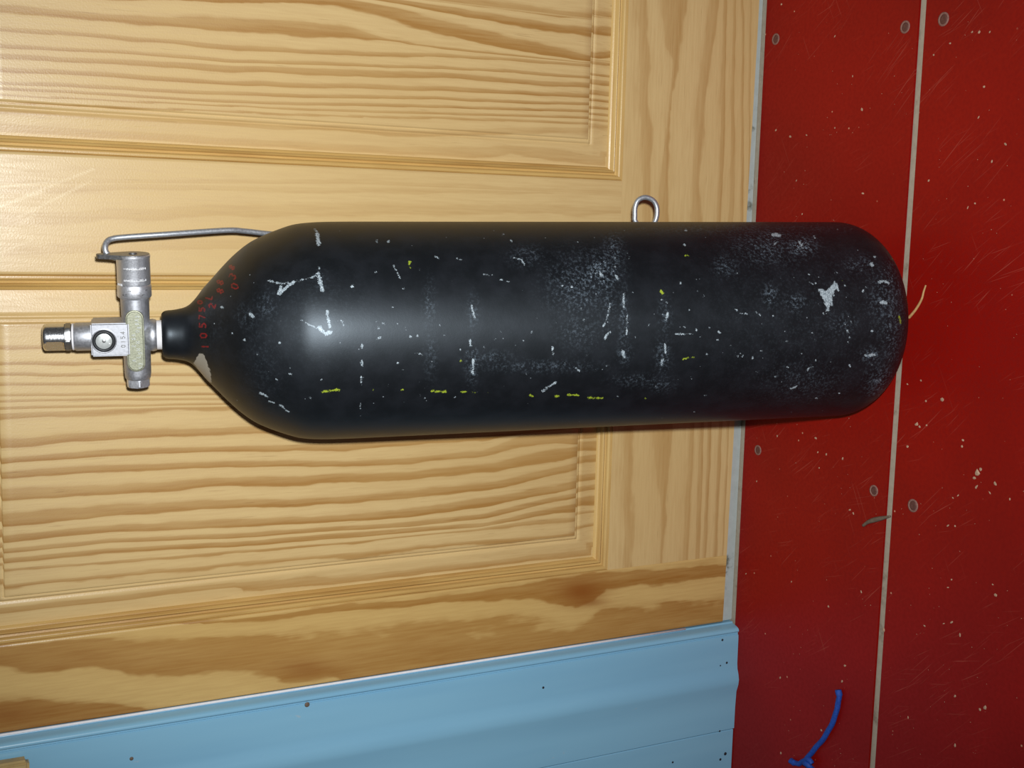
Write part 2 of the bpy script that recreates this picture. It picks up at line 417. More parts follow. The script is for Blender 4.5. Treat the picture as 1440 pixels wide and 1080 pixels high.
PR = [(.6, [(0, -200, -190), (1440, -120, -110), (2340, -30, -20), (2520, 5, 12)]), (.7, [(0, -170, -150), (1440, -90, -70), (2300, 0, 10), (2520, 28, 41)]),
 (.75, [(0, -140, -110), (1440, -60, -45), (2000, -8, 5), (2160, 12, 25), (2520, 66, 86)]),
 (.9, [(0, -100, -80), (900, -60, -45), (1440, -30, -20), (1640, -5, 10), (1900, 28, 55), (2060, 55, 85), (2520, 128, 160)]),
 (1., [(0, -60, -30), (870, -15, 5), (1440, -8, 18), (1840, 70, 130), (2160, 165, 215), (2520, 238, 265), (2600, 232, 258)]),
 (.8, [(0, 20, 50), (480, 60, 85), (960, 75, 130), (1440, 100, 160), (1540, 135, 165), (1620, 165, 168), (1840, 200, 201), (2160, 232, 233), (2520, 268, 269)]),
 (.75, [(0, 115, 130), (480, 148, 160), (960, 190, 205), (1440, 218, 234), (1840, 226, 238), (2160, 246, 256), (2520, 272, 282)]),
 (.75, [(0, 190, 202), (480, 213, 223), (960, 250, 262), (1440, 267, 278), (1840, 282, 290), (2160, 297, 305), (2520, 326, 334)]),
 (.75, [(0, 228, 246), (480, 253, 270), (960, 275, 300), (1440, 292, 321), (1840, 303, 325), (2160, 333, 350), (2520, 353, 372)]),
 (.8, [(0, 285, 300), (480, 308, 325), (960, 343, 358), (1440, 353, 371), (1840, 363, 380), (2160, 383, 396), (2520, 398, 415)]),
 (.8, [(0, 342, 355), (480, 363, 375), (960, 388, 400), (1440, 401, 413), (1840, 408, 418), (2160, 425, 435), (2520, 433, 442)]),
 (.8, [(0, 365, 376), (480, 393, 401), (960, 424, 434), (1440, 434, 444), (1840, 444, 454), (2160, 456, 464), (2520, 464, 473)]),
 (.75, [(0, 400, 401), (960, 445, 447), (1440, 462, 470), (1840, 474, 482), (2160, 482, 490), (2520, 494, 502)]),
 (.7, [(0, 430, 431), (1440, 488, 490), (1840, 493, 498), (2160, 502, 508), (2520, 519, 527)]),
 (.45, [(0, 470, 474), (1440, 530, 548), (1840, 555, 575), (2160, 535, 560), (2520, 540, 552)]),
 (.4, [(0, 530, 545), (480, 560, 572), (960, 592, 602), (1440, 615, 630), (2160, 630, 642), (2600, 665, 680)])]
ST = [(.8, [(0, 300, 301), (880, 286, 289), (1200, 250, 262), (1440, 212, 240), (1740, 190, 213), (1940, 165, 195), (2240, 120, 180), (2340, 100, 196), (2430, 85, 226), (2500, 75, 200), (2560, 72, 150), (2690, 60, 122), (2880, 52, 108), (3140, 40, 95)]),
 (.75, [(0, 385, 470), (200, 375, 490), (400, 350, 470), (550, 345, 488), (700, 350, 505), (960, 350, 490), (1100, 340, 495), (1220, 328, 520), (1300, 303, 515), (1400, 308, 492), (1440, 318, 520), (1740, 282, 600), (1940, 260, 620), (2140, 250, 620), (2260, 265, 620), (2390, 300, 620), (2470, 282, 620), (2540, 240, 620), (2690, 205, 600), (2880, 195, 400), (3140, 190, 300)]),
 (.85, [(0, 608, 790), (200, 614, 790), (400, 620, 780), (560, 642, 720), (700, 655, 690), (800, 660, 662), (1440, 640, 642), (3140, 640, 642)])]
MU = [(.22, [(0, 252 * 3, 258 * 3), (1440, 252 * 3, 258 * 3)]), (.22, [(0, 262 * 3, 272 * 3), (600, 258 * 3, 266 * 3), (1440, 264 * 3, 270 * 3), (2610, 264 * 3, 272 * 3)]), (.26, [(0, 300 * 3, 312 * 3), (1440, 285 * 3, 300 * 3), (2610, 290 * 3, 300 * 3)]), (.2, [(0, 345 * 3, 360 * 3), (1440, 330 * 3, 345 * 3), (2610, 335 * 3, 350 * 3)])]
RA = [(.45, [(0, 897, 908), (310, 903, 914), (600, 876, 885), (760, 878, 885), (850, 876, 882)]),
 (.55, [(0, 927, 962), (60, 935, 953), (88, 947, 949), (150, 942, 943), (200, 935, 937), (310, 920, 942), (450, 908, 944), (580, 911, 944), (650, 920, 941), (700, 928, 934), (720, 930, 931), (850, 928, 929)]),
 (.5, [(0, 997, 1012), (170, 975, 985), (310, 972, 982), (590, 970, 976), (800, 960, 966)]),
 (.55, [(0, 1018, 1022), (150, 1016, 1020), (310, 1008, 1014), (600, 984, 990), (850, 975, 980)]),
 (.55, [(0, 1031, 1034), (300, 1026, 1031), (600, 996, 1000), (850, 985, 989)]),
 (.6, [(0, 1042, 1044), (60, 1044, 1046), (310, 1041, 1044), (600, 1011, 1015), (850, 1000, 1004)]),
 (.5, [(0, 1055, 1057), (310, 1052, 1054), (600, 1024, 1026), (850, 1012, 1014)])]

def board(name, xs, zs, hfun, bands, along, mat, zb=None, knots=(), cshift=None, scr=()):
    """a piece of the door: front face y = hfun (depth), with sides and back"""
    xs = np.array(xs); zs = np.array(zs)
    X, Z = np.meshgrid(xs, zs, indexing='ij'); nx, nz = X.shape
    if zb is not None:      # follow the uneven bottom edge
        Z = Z.copy(); z0 = zs[0]; k = np.clip((zs[-1] - Z) / (zs[-1] - z0), 0, 1); k = np.where(Z < z0 + .04, (z0 + .04 - Z) / .04, 0)
        Z = Z + (zb(X) - z0) * k
    Y = hfun(X, Z)
    V = np.stack([X, Y, Z], -1).reshape(-1, 3)
    F = grid_faces(nx, nz)
    t, c = (V[:, 2], -V[:, 0]) if along == 'z' else (V[:, 0], -V[:, 2])
    if cshift is not None: c = c + cshift(X, Z, Y).ravel()
    ph, st = phase(bands, t, c)
    rel = V - CAM; dp = rel @ FW; kx = FPX * (rel @ IX) / dp + 720; ky = FPX * (rel @ IY) / dp + 540; kn = np.zeros(len(V))
    sc_ = np.zeros(len(V))
    for a_, b_ in scr:
        q = np.stack([kx, ky], 1); a_ = np.array(a_, float); ab = np.array(b_, float) - a_; tt = np.clip(((q - a_) @ ab) / (ab @ ab), 0, 1)
        sc_ = np.maximum(sc_, np.clip(1.3 - np.hypot(*(q - a_ - tt[:, None] * ab).T) / 1.4, 0, 1))
    for x_, y_, sx, sy, am in knots: kn = np.maximum(kn, am * np.exp(-.5 * (((kx - x_) / sx) ** 2 + ((ky - y_) / sy) ** 2)))
    # border ring to the back
    ring = [i * nz for i in range(nx)] + [(nx - 1) * nz + j for j in range(1, nz)] + [i * nz + nz - 1 for i in range(nx - 2, -1, -1)] + [j for j in range(nz - 2, 0, -1)]
    n0 = len(V); R = np.array(ring); B = V[R].copy(); B[:, 1] = TH
    F2 = []
    m = len(R)
    for i in range(m):
        j = (i + 1) % m; F2.append((R[j], R[i], n0 + i, n0 + j))
    V = np.vstack([V, V[R], B]); F2 = np.array([(n0 + (i + 1) % m, n0 + i, n0 + m + i, n0 + m + (i + 1) % m) for i in range(m)])
    ph = np.concatenate([ph, ph[R], ph[R]]); st = np.concatenate([st, st[R], st[R]]); kn = np.concatenate([kn, kn[R], kn[R]]); sc_ = np.concatenate([sc_, sc_[R], sc_[R]])
    return mesh_np(name, V - door_off, np.vstack([F, F2]), mat, door, {'phase': ph, 'strength': st, 'knot': kn, 'scratch': sc_})
def lin(a, b, d): return np.linspace(a, b, max(2, int(round((b - a) / d)) + 1))
EB = .0008
def flat(x0, x1, z0, z1):
    def h(X, Z):
        e = np.minimum(np.minimum(X - x0, x1 - X), 1.0)
        return np.where(e < 1e-6, .0008, 0.0)
    return h
def edged(a, b, d):
    return np.concatenate([[a, a + .0008], lin(a + .0025, b - .0025, d), [b - .0008, b]])
bST = px_bands(ST, 0, 780, 'z') + filler(-XL + .01, -XL + .02, 1, 1)
board('stile', edged(XL, XA, .0015), lin(.0125, ZT, .004), flat(XL, XA, 0, 9), bST, 'z', M['wood_stile'], zb=zbot, knots=[(818, 832, 22, 13, 1.0), (432, 940, 26, 9, .7), (826, 846, 20, 6, .8), (470, 945, 20, 6, .4), (18, 1005, 30, 10, .5)])
board('stile', edged(XR, XE, .002), lin(.0055, ZT, .02), flat(XR, XE, 0, 9), filler(-XE, -XR, 7, 5), 'z', M['wood_z'])
bMU = px_bands(MU, 0, 0, 'z')
board('mullion', edged(XD, XC, .001), lin(ZE, ZP, .0022), flat(XD, XC, 0, 9), bMU, 'z', M['wood_z'], scr=[((12, 285), (133, 237)), ((27, 305), (127, 255)), ((0, 263), (80, 255)), ((0, 357), (47, 335)), ((0, 290), (60, 270)), ((10, 330), (50, 300))])
board('mullion', edged(XD, XC, .003), lin(ZL, ZU, .02), flat(XD, XC, 0, 9), filler(-XC, -XD, 6, 9), 'z', M['wood_z'])
bRA = px_bands(RA, 0, 0, 'x')
def rflat(X, Z): return np.zeros_like(X) + .00015
board('bottom_rail', lin(XA, XR, .008), lin(.0090, ZE, .0015), rflat, bRA, 'x', M['wood_x'], zb=zbot)
board('lock_rail', lin(XA, XR, .02), lin(ZP, ZL, .003), rflat, filler(-ZL, -ZP, 12, 11), 'x', M['wood_x'])
board('top_rail', lin(XA, XR, .02), lin(ZU, ZT, .004), rflat, filler(-ZT, -ZU, 8, 13), 'x', M['wood_x'])
# raised panels with a bevelled, stepped field
D_M, D_B, D_S = .0135, .0330, .0384
def panel(x0, x1, z0, z1, bands, dx=.0014, dz=.008):
    def cuts(a, b, d):
        e = [a + D_M - .001, a + D_M + .008, a + D_M + .015, a + D_B - .0008, a + D_B, a + D_B + .0010, a + D_B + .0030, a + D_B + .0040, a + D_B + .0049, a + D_S]
        f = [b - (q - a) for q in e][::-1]
        return np.concatenate([e, lin(a + D_S + d, b - D_S - d, d), f])
    def h(X, Z):
        d = np.minimum(np.minimum(X - x0, x1 - X), np.minimum(Z - z0, z1 - Z))
        return np.interp(d, [D_M, D_B - .0008, D_B, D_B + .0010, D_B + .0030, D_B + .0040, D_B + .0049, D_S], [.0098, .0074, .0086, .0066, .0052, .0064, .0034, .0030])
    def cs(X, Z, Y):
        dz_ = np.minimum(Z - z0, z1 - Z); dx_ = np.minimum(X - x0, x1 - X)
        return np.where((dz_ < D_S - .0005) & (dz_ < dx_), .0042, 0.0)
    return board('panel', cuts(x0, x1, dx), cuts(z0, z1, dz), h, bands, 'z', M['wood_z'], cshift=cs)
bPL = px_bands(PL, 0, 540, 'z', .004); bPR = px_bands(PR, 0, 0, 'z', .004)
panel(XA, XD, ZE, ZP, bPL)
panel(XC, XR, ZE, ZP, filler(-XR, at_door(0, -70)[0] * -1, 9, 21) + bPR)
panel(XA, XD, ZL, ZU, filler(-XD, -XA, 24, 31), .003, .02)
panel(XC, XR, ZL, ZU, filler(-XR, -XC, 24, 32), .003, .02)
# moulding around each panel: four mitred strips
MP = [(0, .0002), (.0005, .0014), (.0012, .0003), (.0028, .0001), (.0042, .0010), (.0048, .0042), (.0066, .0046), (.0071, .0030), (.0082, .0022), (.0094, .0030), (.0100, .0072), (.0118, .0080), (.0127, .0106), (.0150, .0109)]
def moulding(x0, x1, z0, z1):
    n = len(MP)
    for side in range(4):
        V = []
        for d, y in MP:
            a = [(x0 + d, z0 + d), (x1 - d, z0 + d), (x1 - d, z1 - d), (x0 + d, z1 - d)]
            p, q = a[side], a[(side + 1) % 4]
            V += [(p[0] - XL, y, p[1]), (q[0] - XL, y, q[1])]
        F = [(2 * i, 2 * i + 1, 2 * i + 3, 2 * i + 2) for i in range(n - 1)]
        nb = len(V)                                     # back side
        for d, y in (MP[0], MP[-1]):
            a = [(x0 + d, z0 + d), (x1 - d, z0 + d), (x1 - d, z1 - d), (x0 + d, z1 - d)]
            p, q = a[side], a[(side + 1) % 4]
            V += [(p[0] - XL, .0125, p[1]), (q[0] - XL, .0125, q[1])]
        F += [(nb, nb + 2, nb + 3, nb + 1)]
        o = mesh('moulding', V, F, M['wood_mould_x'] if side in (0, 2) else M['wood_mould'], door)
        o.data.set_sharp_from_angle(angle=math.radians(50))
for a in ((XA, XD), (XC, XR)):
    moulding(a[0], a[1], ZE, ZP); moulding(a[0], a[1], ZL, ZU)

# ------------------------------------------------------------------ threshold, frame, walls
tb = boxbm((-.0030, .0035, -.0022), (XE + .002, .075, .022), .001, 2)
trim2 = from_bm('trim_2', tb, M['sill'], smooth=True, angle=40)
tag(trim2, 'grey dirty threshold strip under the pine door', kind='structure')
def sweep_trim(name, prof, z0, z1, mat, ragged=True, mirror=None):
    zs = np.concatenate([[z0], [z0 + .004, z0 + .02], np.linspace(.1, z1, 20)])
    V = []; n = len(prof)
    for z in zs:
        for x, y in prof: V.append(((mirror - x) if mirror is not None else x, y, z))
    F = []
    for j in range(len(zs) - 1):
        for i in range(n):
            i2 = (i + 1) % n
            f = (j * n + i, j * n + i2, (j + 1) * n + i2, (j + 1) * n + i); F.append(f if mirror is None else f[::-1])
    F.append(tuple(range(n))[::1] if mirror is not None else tuple(range(n - 1, -1, -1)))
    t = tuple(range((len(zs) - 1) * n, len(zs) * n)); F.append(t if mirror is None else t[::-1])
    o = mesh(name, V, F, mat); o.data.set_sharp_from_angle(angle=math.radians(38)); return o
TP = [(-.0035, .04), (-.0035, -.0005), (-.0051, -.0012), (-.0053, -.0020), (-.0067, -.0084), (-.0069, -.0091), (-.0073, -.0100),
      (-.0080, -.0113), (-.0094, -.0123), (-.0108, -.0123), (-.0120, -.0113), (-.0126, -.0104), (-.0133, -.0111), (-.0140, -.0104), (-.0150, -.0118), (-.0180, -.0121), (-.030, -.0122), (-.046, -.0124),
      (-.052, -.0132), (-.057, -.0152), (-.063, -.0166), (-.069, -.0160), (-.077, -.0134), (-.095, -.0126), (-.1185, -.0126), (-.1190, -.0120), (-.1190, .04)]
trim = sweep_trim('trim_1', TP, 0.0003, 2.08, M['blue'])
V, F = tube([(-.0036, -.0009, z) for z in np.linspace(.062, 2.07, 12)], .0012, 10, 1)  # thin white tube along the frame's inner edge, ending above the floor
strip = mesh('edge_strip', V, F, M['white'], trim); tag(strip, 'thin white strip along the inner edge')
tag(trim, 'light blue painted door frame moulding with a white line along its inner edge', kind='structure')
trim3 = sweep_trim('trim_3', TP, 0.0003, 2.08, M['blue'], mirror=XE - .0024)
tag(trim3, 'light blue painted door frame moulding without a white line', kind='structure')
trim4 = from_bm('trim_4', boxbm((-.119, -.0126, 2.08), (XE + .1165, .04, 2.20), .002, 2), M['blue'])
tag(trim4, 'light blue painted head of the door frame', kind='structure')
wl = from_bm('wall_left', boxbm((X0, -.0120, .0003), (-.1199, .06, 2.5), .0008, 1), M['blue']); tag(wl, 'light blue painted wall boarding', kind='structure')
wr = from_bm('wall_right', boxbm((XE + .1175, -.0120, .0003), (X1, .06, 2.5), .0008, 1), M['blue']); tag(wr, 'light blue painted wall boarding', kind='structure')
wb = from_bm('wall_back', boxbm((-.119, .0, 2.2002), (XE + .1164, .06, 2.5)), M['blue']); tag(wb, 'light blue painted wall over the door', kind='structure')
def dot(px, py, r, parent, mat, Y=-.0124):
    p = at_door(px, py, Y)
    V, F = lathe([(r, .0), (r * .9, .0004), (r * .3, .0005)], 10, org=p + np.array([0, .0002, 0]), axis=(0, -1, 0))
    mesh('nail', V, F, mat, parent)
for x, y, r in ((1016, 900, .0013), (1022, 932, .0014), (1013, 936, .0009), (1012, 1028, .0012), (764, 967, .0013)): dot(x, y, r, trim, M['nail'])
for x, y, r in ((1020, 1060, .0019), (1013, 1068, .0015), (946, 1072, .0012)): dot(x, y, r, wl, M['nail'], -.0121)
for x, y, r in ((432, 991, .0024), (185, 1067, .0017)): dot(x, y, r, trim, M['leaf'])
# little wooden block screwed on the frame
p = at_door(41, 1067, -.022)
bb = boxbm((p[0] - .055, -.026, p[2]), (p[0], -.0124, p[2] + .09), .003, 3)
blk = from_bm('wooden_block', bb, M['block'], smooth=True, angle=45)
tag(blk, 'small pale bare wood block fixed to the blue door frame', 'block')

# ------------------------------------------------------------------ diving cylinder
lx, ly = -0.0257, 0.20541
AX = np.array([lx, ly, 1.0]); AX /= np.linalg.norm(AX)
U = np.cross([0, 1, 0], AX); U /= np.linalg.norm(U); VV = np.cross(AX, U)
BASE = np.array([0.33717, -0.19228, 0.00700])
R0 = .0855
cyl = empty('diving_cylinder', mat=Matrix([[U[0], VV[0], AX[0], BASE[0]], [U[1], VV[1], AX[1], BASE[1]], [U[2], VV[2], AX[2], BASE[2]], [0, 0, 0, 1]]))
tag(cyl, 'scuffed black steel diving cylinder with chrome valve, leaning against the pine door', 'cylinder')
def loc(x, y, b=0.0):
    d = ray(x, y); o = BASE + VV * b; t = (VV @ (o - CAM)) / (VV @ d); q = CAM + d * t - BASE
    return np.array([q @ U, b, q @ AX])
prof = []
for a in np.linspace(0, math.pi / 2, 26): prof.append((max(R0 - .059 + .059 * math.sin(a), .0001), .0465 - .0465 * math.cos(a)))
prof = [(.0005, 0)] + [(.008, 0), (.017, 0)] + prof
sil = [(.0855, .470), (.0853, .490), (.0848, .502), (.0834, .5145), (.0803, .525), (.0747, .539), (.0690, .550), (.0608, .5605), (.0520, .5695), (.0432, .5775), (.0350, .5850), (.0300, .5888), (.0258, .5923), (.0225, .5958), (.0205, .5995), (.0194, .6040), (.0187, .6085), (.0184, .6125), (.0176, .6148), (.0162, .6162), (.0150, .6166), (.0100, .6166)]
SP = spline([(r, s) for r, s in sil], 6)
prof += [(R0, s) for s in np.linspace(.047, .468, 6)] + [tuple(q) for q in SP]
# resample along the length at 0.9 mm
P = np.array(prof); L = np.concatenate([[0], np.cumsum(np.hypot(*np.diff(P, axis=0).T))])
LL = np.linspace(0, L[-1], int(L[-1] / .00092)); PR_, PS_ = np.interp(LL, L, P[:, 0]), np.interp(LL, L, P[:, 1])
th = np.concatenate([np.linspace(-math.pi * 1.02, .02 * math.pi, 310), np.linspace(.02 * math.pi, .98 * math.pi, 60)[1:-1]])   # dense toward the room
nt, ns = len(th), len(PR_)
T_, I_ = np.meshgrid(th, np.arange(ns), indexing='ij')
RR = PR_[I_]
# tiny dents so that the highlight is not perfect
V3 = np.stack([RR * np.cos(T_), RR * np.sin(T_), PS_[I_]], -1).reshape(-1, 3)
i, j = np.meshgrid(np.arange(nt), np.arange(ns - 1), indexing='ij'); i2 = (i + 1) % nt
Fq = np.stack([i * ns + j, i2 * ns + j, i2 * ns + j + 1, i * ns + j + 1], -1).reshape(-1, 4)
WP = BASE + V3 @ np.stack([U, VV, AX]); REL = WP - CAM; DEP = REL @ FW
PXY = np.stack([FPX * (REL @ IX) / DEP + 720, FPX * (REL @ IY) / DEP + 540], -1)
front = V3[:, 1] < .0 + .35 * R0 * 0
MMP = (DEP / FPX)                       # metres per pixel at each point
def strokes(lst):
    d = np.full(len(V3), .05)
    for pts, w in lst:
        if len(pts) == 1: pts = [pts[0], (pts[0][0] + .3, pts[0][1] + .3)]
        for (ax_, ay), (bx, by) in zip(pts[:-1], pts[1:]):
            sel = np.nonzero(front & (PXY[:, 0] > min(ax_, bx) - 14) & (PXY[:, 0] < max(ax_, bx) + 14) & (PXY[:, 1] > min(ay, by) - 14) & (PXY[:, 1] < max(ay, by) + 14))[0]
            q = PXY[sel]; a = np.array([ax_, ay]); b = np.array([bx, by]); ab = b - a
            t = np.clip(((q - a) @ ab) / (ab @ ab + 1e-9), 0, 1)
            dd = (np.hypot(*(q - a - t[:, None] * ab).T) - w / 2) * MMP[sel]
            d[sel] = np.minimum(d[sel], dd)
    return d
def poly(lst, d):
    for pts in lst:
        pts = np.array(pts, float); lo = pts.min(0) - 14; hi = pts.max(0) + 14
        sel = np.nonzero(front & (PXY > lo).all(1) & (PXY < hi).all(1))[0]; q = PXY[sel]
        dd = np.full(len(sel), 1e9); ins = np.zeros(len(sel), bool)
        for k in range(len(pts)):
            a, b = pts[k], pts[(k + 1) % len(pts)]; ab = b - a
            t = np.clip(((q - a) @ ab) / (ab @ ab + 1e-9), 0, 1); dd = np.minimum(dd, np.hypot(*(q - a - t[:, None] * ab).T))
            c = (a[1] > q[:, 1]) != (b[1] > q[:, 1])
            xi = (b[0] - a[0]) * (q[:, 1] - a[1]) / (b[1] - a[1] + 1e-12) + a[0]
            ins ^= c & (q[:, 0] < xi)
        d[sel] = np.minimum(d[sel], np.where(ins, -dd, dd) * MMP[sel])
    return d
CH = [([(446, 329), (448, 343)], 5), ([(443, 322), (446, 326)], 2), ([(377, 395), (387, 397), (397, 399), (420, 395), (440, 390), (448, 383), (449, 376)], 2), ([(395, 403), (392, 413), (402, 405), (413, 397)], 4.5),
 ([(448, 385), (451, 400), (454, 410)], 4.5), ([(352, 441), (356, 446)], 3.5), ([(460, 437), (462, 450), (464, 460)], 3.2), ([(448, 460), (457, 469), (466, 467)], 5), ([(424, 450), (436, 457), (446, 462)], 1.3),
 ([(482, 452), (483, 457)], 2.6), ([(532, 461)], 3), ([(539, 455)], 3.4), ([(531, 477), (535, 474)], 3), ([(408, 517)], 2.8), ([(407, 525), (410, 526)], 2.8), ([(365, 552), (377, 558)], 2.2), ([(393, 570), (407, 580)], 2), ([(378, 564), (385, 566)], 1.4),
 ([(553, 373), (562, 390)], 1.8), ([(362, 498)], 2.4), ([(393, 482)], 2.6), ([(509, 484), (509, 490)], 1.8), ([(509, 506), (509, 514)], 2), ([(508, 530), (508, 540)], 1.2), ([(507, 568), (507, 576)], 1.3), ([(587, 472)], 2.6), ([(585, 496), (595, 499)], 1.3), ([(494, 403), (497, 400)], 1.8),
 ([(530, 339)], 2.4), ([(546, 339)], 3.2), ([(312, 432)], 3), ([(327, 469)], 2.4), ([(301, 455)], 1.8), ([(389, 534)], 1.8), ([(763, 550), (782, 537)], 2.3), ([(850, 477), (853, 471), (858, 467)], 3.2), ([(848, 460), (856, 440), (858, 424)], 1.3), ([(877, 413), (877, 432)], 2.2), ([(882, 440), (881, 470)], 1.2),
 ([(876, 494), (878, 502)], 4.5), ([(844, 384), (846, 387)], 4), ([(866, 388), (869, 392)], 3), ([(665, 505), (665, 525)], 3), ([(663, 430), (668, 448)], 2.4), ([(661, 478), (662, 486)], 3), ([(740, 525)], 1.8), ([(645, 490), (648, 492)], 1.2), ([(817, 434)], 2.4), ([(804, 403)], 2.2), ([(777, 488), (778, 500)], 1.4),
 ([(810, 518), (814, 521)], 2), ([(939, 440), (937, 450)], 3), ([(932, 506), (930, 513)], 4), ([(935, 484), (936, 496)], 2), ([(680, 386), (692, 387)], .9), ([(703, 393), (715, 396)], 1), ([(722, 362), (734, 366), (738, 372)], 1.2), ([(612, 361), (618, 363)], 1), ([(642, 363), (648, 365)], 1.3),
 ([(1063, 439), (1069, 443)], 2.2), ([(1136, 521), (1138, 517), (1143, 516)], 2), ([(1236, 397), (1243, 395), (1249, 398)], 3), ([(1240, 425), (1245, 426)], 5), ([(1225, 371), (1227, 373)], 4), ([(1188, 402), (1189, 402)], 2.6), ([(1087, 330), (1096, 331)], 4.5), ([(1088, 344), (1093, 340)], 1.6), ([(1230, 361)], 2.6), ([(1218, 500), (1230, 499)], 3.2), ([(1226, 465)], 3), ([(1191, 465)], 2.5), ([(1188, 456)], 2), ([(1195, 475)], 2), ([(1087, 444)], 2.4), ([(964, 324)], 3), ([(957, 398)], 2.4), ([(963, 344)], 2.4), ([(1010, 467), (1012, 468)], 2),
 ([(1112, 547), (1120, 543)], 1.8), ([(1090, 529)], 2.6), ([(1058, 503)], 2.4), ([(1040, 440), (1052, 442)], .8), ([(950, 470), (975, 469)], .7), ([(1124, 340), (1127, 345)], 2.6), ([(1139, 397), (1143, 399)], 1.8)]
for k in range(120):                        # many small nicks, more toward the foot
    x = random.triangular(330, 1265, 1180); y = 460 + random.gauss(0, 1) * 70
    if 315 < y < 600: CH.append(([(x, y), (x + random.uniform(-2, 2), y + random.uniform(-2, 3))], random.uniform(.6, 1.4)))
star = [[(900 + a / 3, 280 + b / 3) for a, b in ((752, 380), (765, 378), (785, 385), (810, 362), (822, 345), (838, 365), (838, 388), (825, 382), (810, 407), (812, 452), (801, 437), (798, 478), (785, 470), (778, 430), (765, 412))]]
a_chip = poly(star, strokes(CH))
YE = [([(453, 551), (477, 548)], 2.6), ([(565, 548), (567, 548)], 1.8), ([(607, 550), (627, 551)], 1.8), ([(648, 551), (656, 551)], 1.7), ([(664, 552), (668, 552)], 1.4), ([(745, 556), (749, 557)], 2), ([(781, 557), (785, 557)], 2), ([(799, 555), (813, 555.5)], 1.7), ([(827, 559), (847, 560)], 1.6), ([(863, 560)], 2), ([(648, 507)], 3), ([(930, 410), (931, 412)], 4), ([(964, 360), (968, 360)], 2), ([(960, 505), (968, 503)], 1.4), ([(972, 503), (977, 502)], 1.4), ([(576, 368), (575, 372)], 3), ([(687, 552)], 1.2), ([(525, 548)], 1.2), ([(577, 376)], 2), ([(1265, 445), (1266, 455)], 2), ([(1184, 395)], 1.8), ([(1254, 364)], 2), ([(908, 560)], 1.2)]
a_yel = strokes(YE)
# stamped, red filled figures around the shoulder (stroke figures, x right, y up)
FONT = {'0': [[(.5, 0), (.9, .3), (.9, 1.1), (.5, 1.4), (.1, 1.1), (.1, .3), (.5, 0)]], '1': [[(.5, 0), (.5, 1.4)]], '2': [[(.1, 1.1), (.5, 1.4), (.9, 1.05), (.1, 0), (.9, 0)]], '3': [[(.1, 1.3), (.6, 1.4), (.9, 1.05), (.5, .75), (.9, .35), (.5, 0), (.1, .1)]],
        '4': [[(.75, 0), (.75, 1.4), (.1, .45), (.95, .45)]], '5': [[(.85, 1.4), (.15, 1.4), (.15, .8), (.6, .85), (.9, .45), (.55, 0), (.1, .1)]], '7': [[(.1, 1.4), (.9, 1.4), (.4, 0)]], '8': [[(.5, .75), (.15, 1.05), (.5, 1.4), (.85, 1.05), (.5, .75), (.1, .35), (.5, 0), (.9, .35), (.5, .75)]],
        'L': [[(.15, 1.4), (.15, 0), (.85, 0)]], 'H': [[(.1, 0), (.1, 1.4)], [(.9, 0), (.9, 1.4)], [(.1, .7), (.9, .7)]], 'A': [[(.05, 0), (.5, 1.4), (.95, 0)], [(.25, .5), (.75, .5)]], 'B': [[(.1, 0), (.1, 1.4), (.7, 1.3), (.8, 1.0), (.1, .75), (.85, .5), (.8, .1), (.1, 0)]]}
RD = []
def stamp(ch, cx, cy, w=6.5, h=8.5, rot=0.0, lw=1.7):
    ct, sn = math.cos(rot), math.sin(rot)
    for pl in FONT[ch]:
        q = []
        for fx, fy in pl:
            dx = -(fy / 1.4 - .5) * h; dy = -(fx - .5) * w           # up = image left, right = image up
            q.append((cx + dx * ct - dy * sn, cy + dx * sn + dy * ct))
        RD.append((q, lw))
for a in (('1', 288, 487.5, 6, 9, 0), ('0', 286, 472, 7, 9, 0), ('5', 285, 457.5, 7, 9, .05), ('7', 284, 446, 6, 8, .05), ('5', 284, 435, 6.5, 8, .1), ('0', 281, 425, 5, 7, .2), ('2', 298, 430, 7, 9, .25), ('L', 294, 418, 6, 8, .3), ('8', 309.5, 409, 7, 9, .35), ('8', 309.5, 397, 7, 9, .35), ('0', 330, 402.5, 7.5, 10, .4), ('3', 327, 388.5, 6.5, 9, .45), ('8', 326, 376, 6, 8, .5)): stamp(*a)
a_red = strokes(RD)
a_gry = poly([[(280.7, 496.5), (285.9, 497.7), (291, 509.4), (296.2, 523.7), (297.5, 538), (291, 538), (281.3, 524.4), (272.2, 510.4)]], np.full(len(V3), .05))
HZ = [(843, 385, 22, 24, 1.0), (815, 400, 35, 35, .75), (862, 360, 12, 30, .8), (815, 465, 26, 22, .5), (877, 450, 6, 40, .7), (878, 497, 8, 12, .7), (665, 440, 7, 20, .6), (665, 512, 8, 20, .8), (604, 430, 7, 25, .6), (606, 500, 7, 25, .55), (935, 445, 8, 22, .6), (932, 500, 9, 20, .7), (760, 515, 60, 7, .6), (690, 502, 25, 7, .55), (895, 535, 25, 7, .6), (740, 360, 20, 12, .6), (855, 425, 10, 30, .6),
 (1127, 347, 18, 13, 1.0), (1080, 345, 40, 22, .75), (1020, 375, 14, 12, .7), (1083, 415, 9, 14, .8), (1118, 425, 14, 11, .8), (1185, 455, 20, 14, .6), (1242, 420, 22, 40, .65), (1225, 500, 14, 9, .9), (1210, 372, 20, 10, .7), (1255, 440, 14, 70, .75), (1240, 540, 20, 25, .8), (1150, 440, 130, 110, .22), (450, 450, 60, 50, .25), (1050, 320, 180, 8, .5), (370, 500, 25, 60, .25), (375, 430, 14, 20, .5), (345, 445, 12, 14, .5), (930, 540, 15, 9, .6), (1250, 400, 12, 30, .6), (450, 395, 10, 14, .4), (1130, 535, 50, 25, .45), (300, 455, 20, 40, .22)]
hz = np.zeros(len(V3))
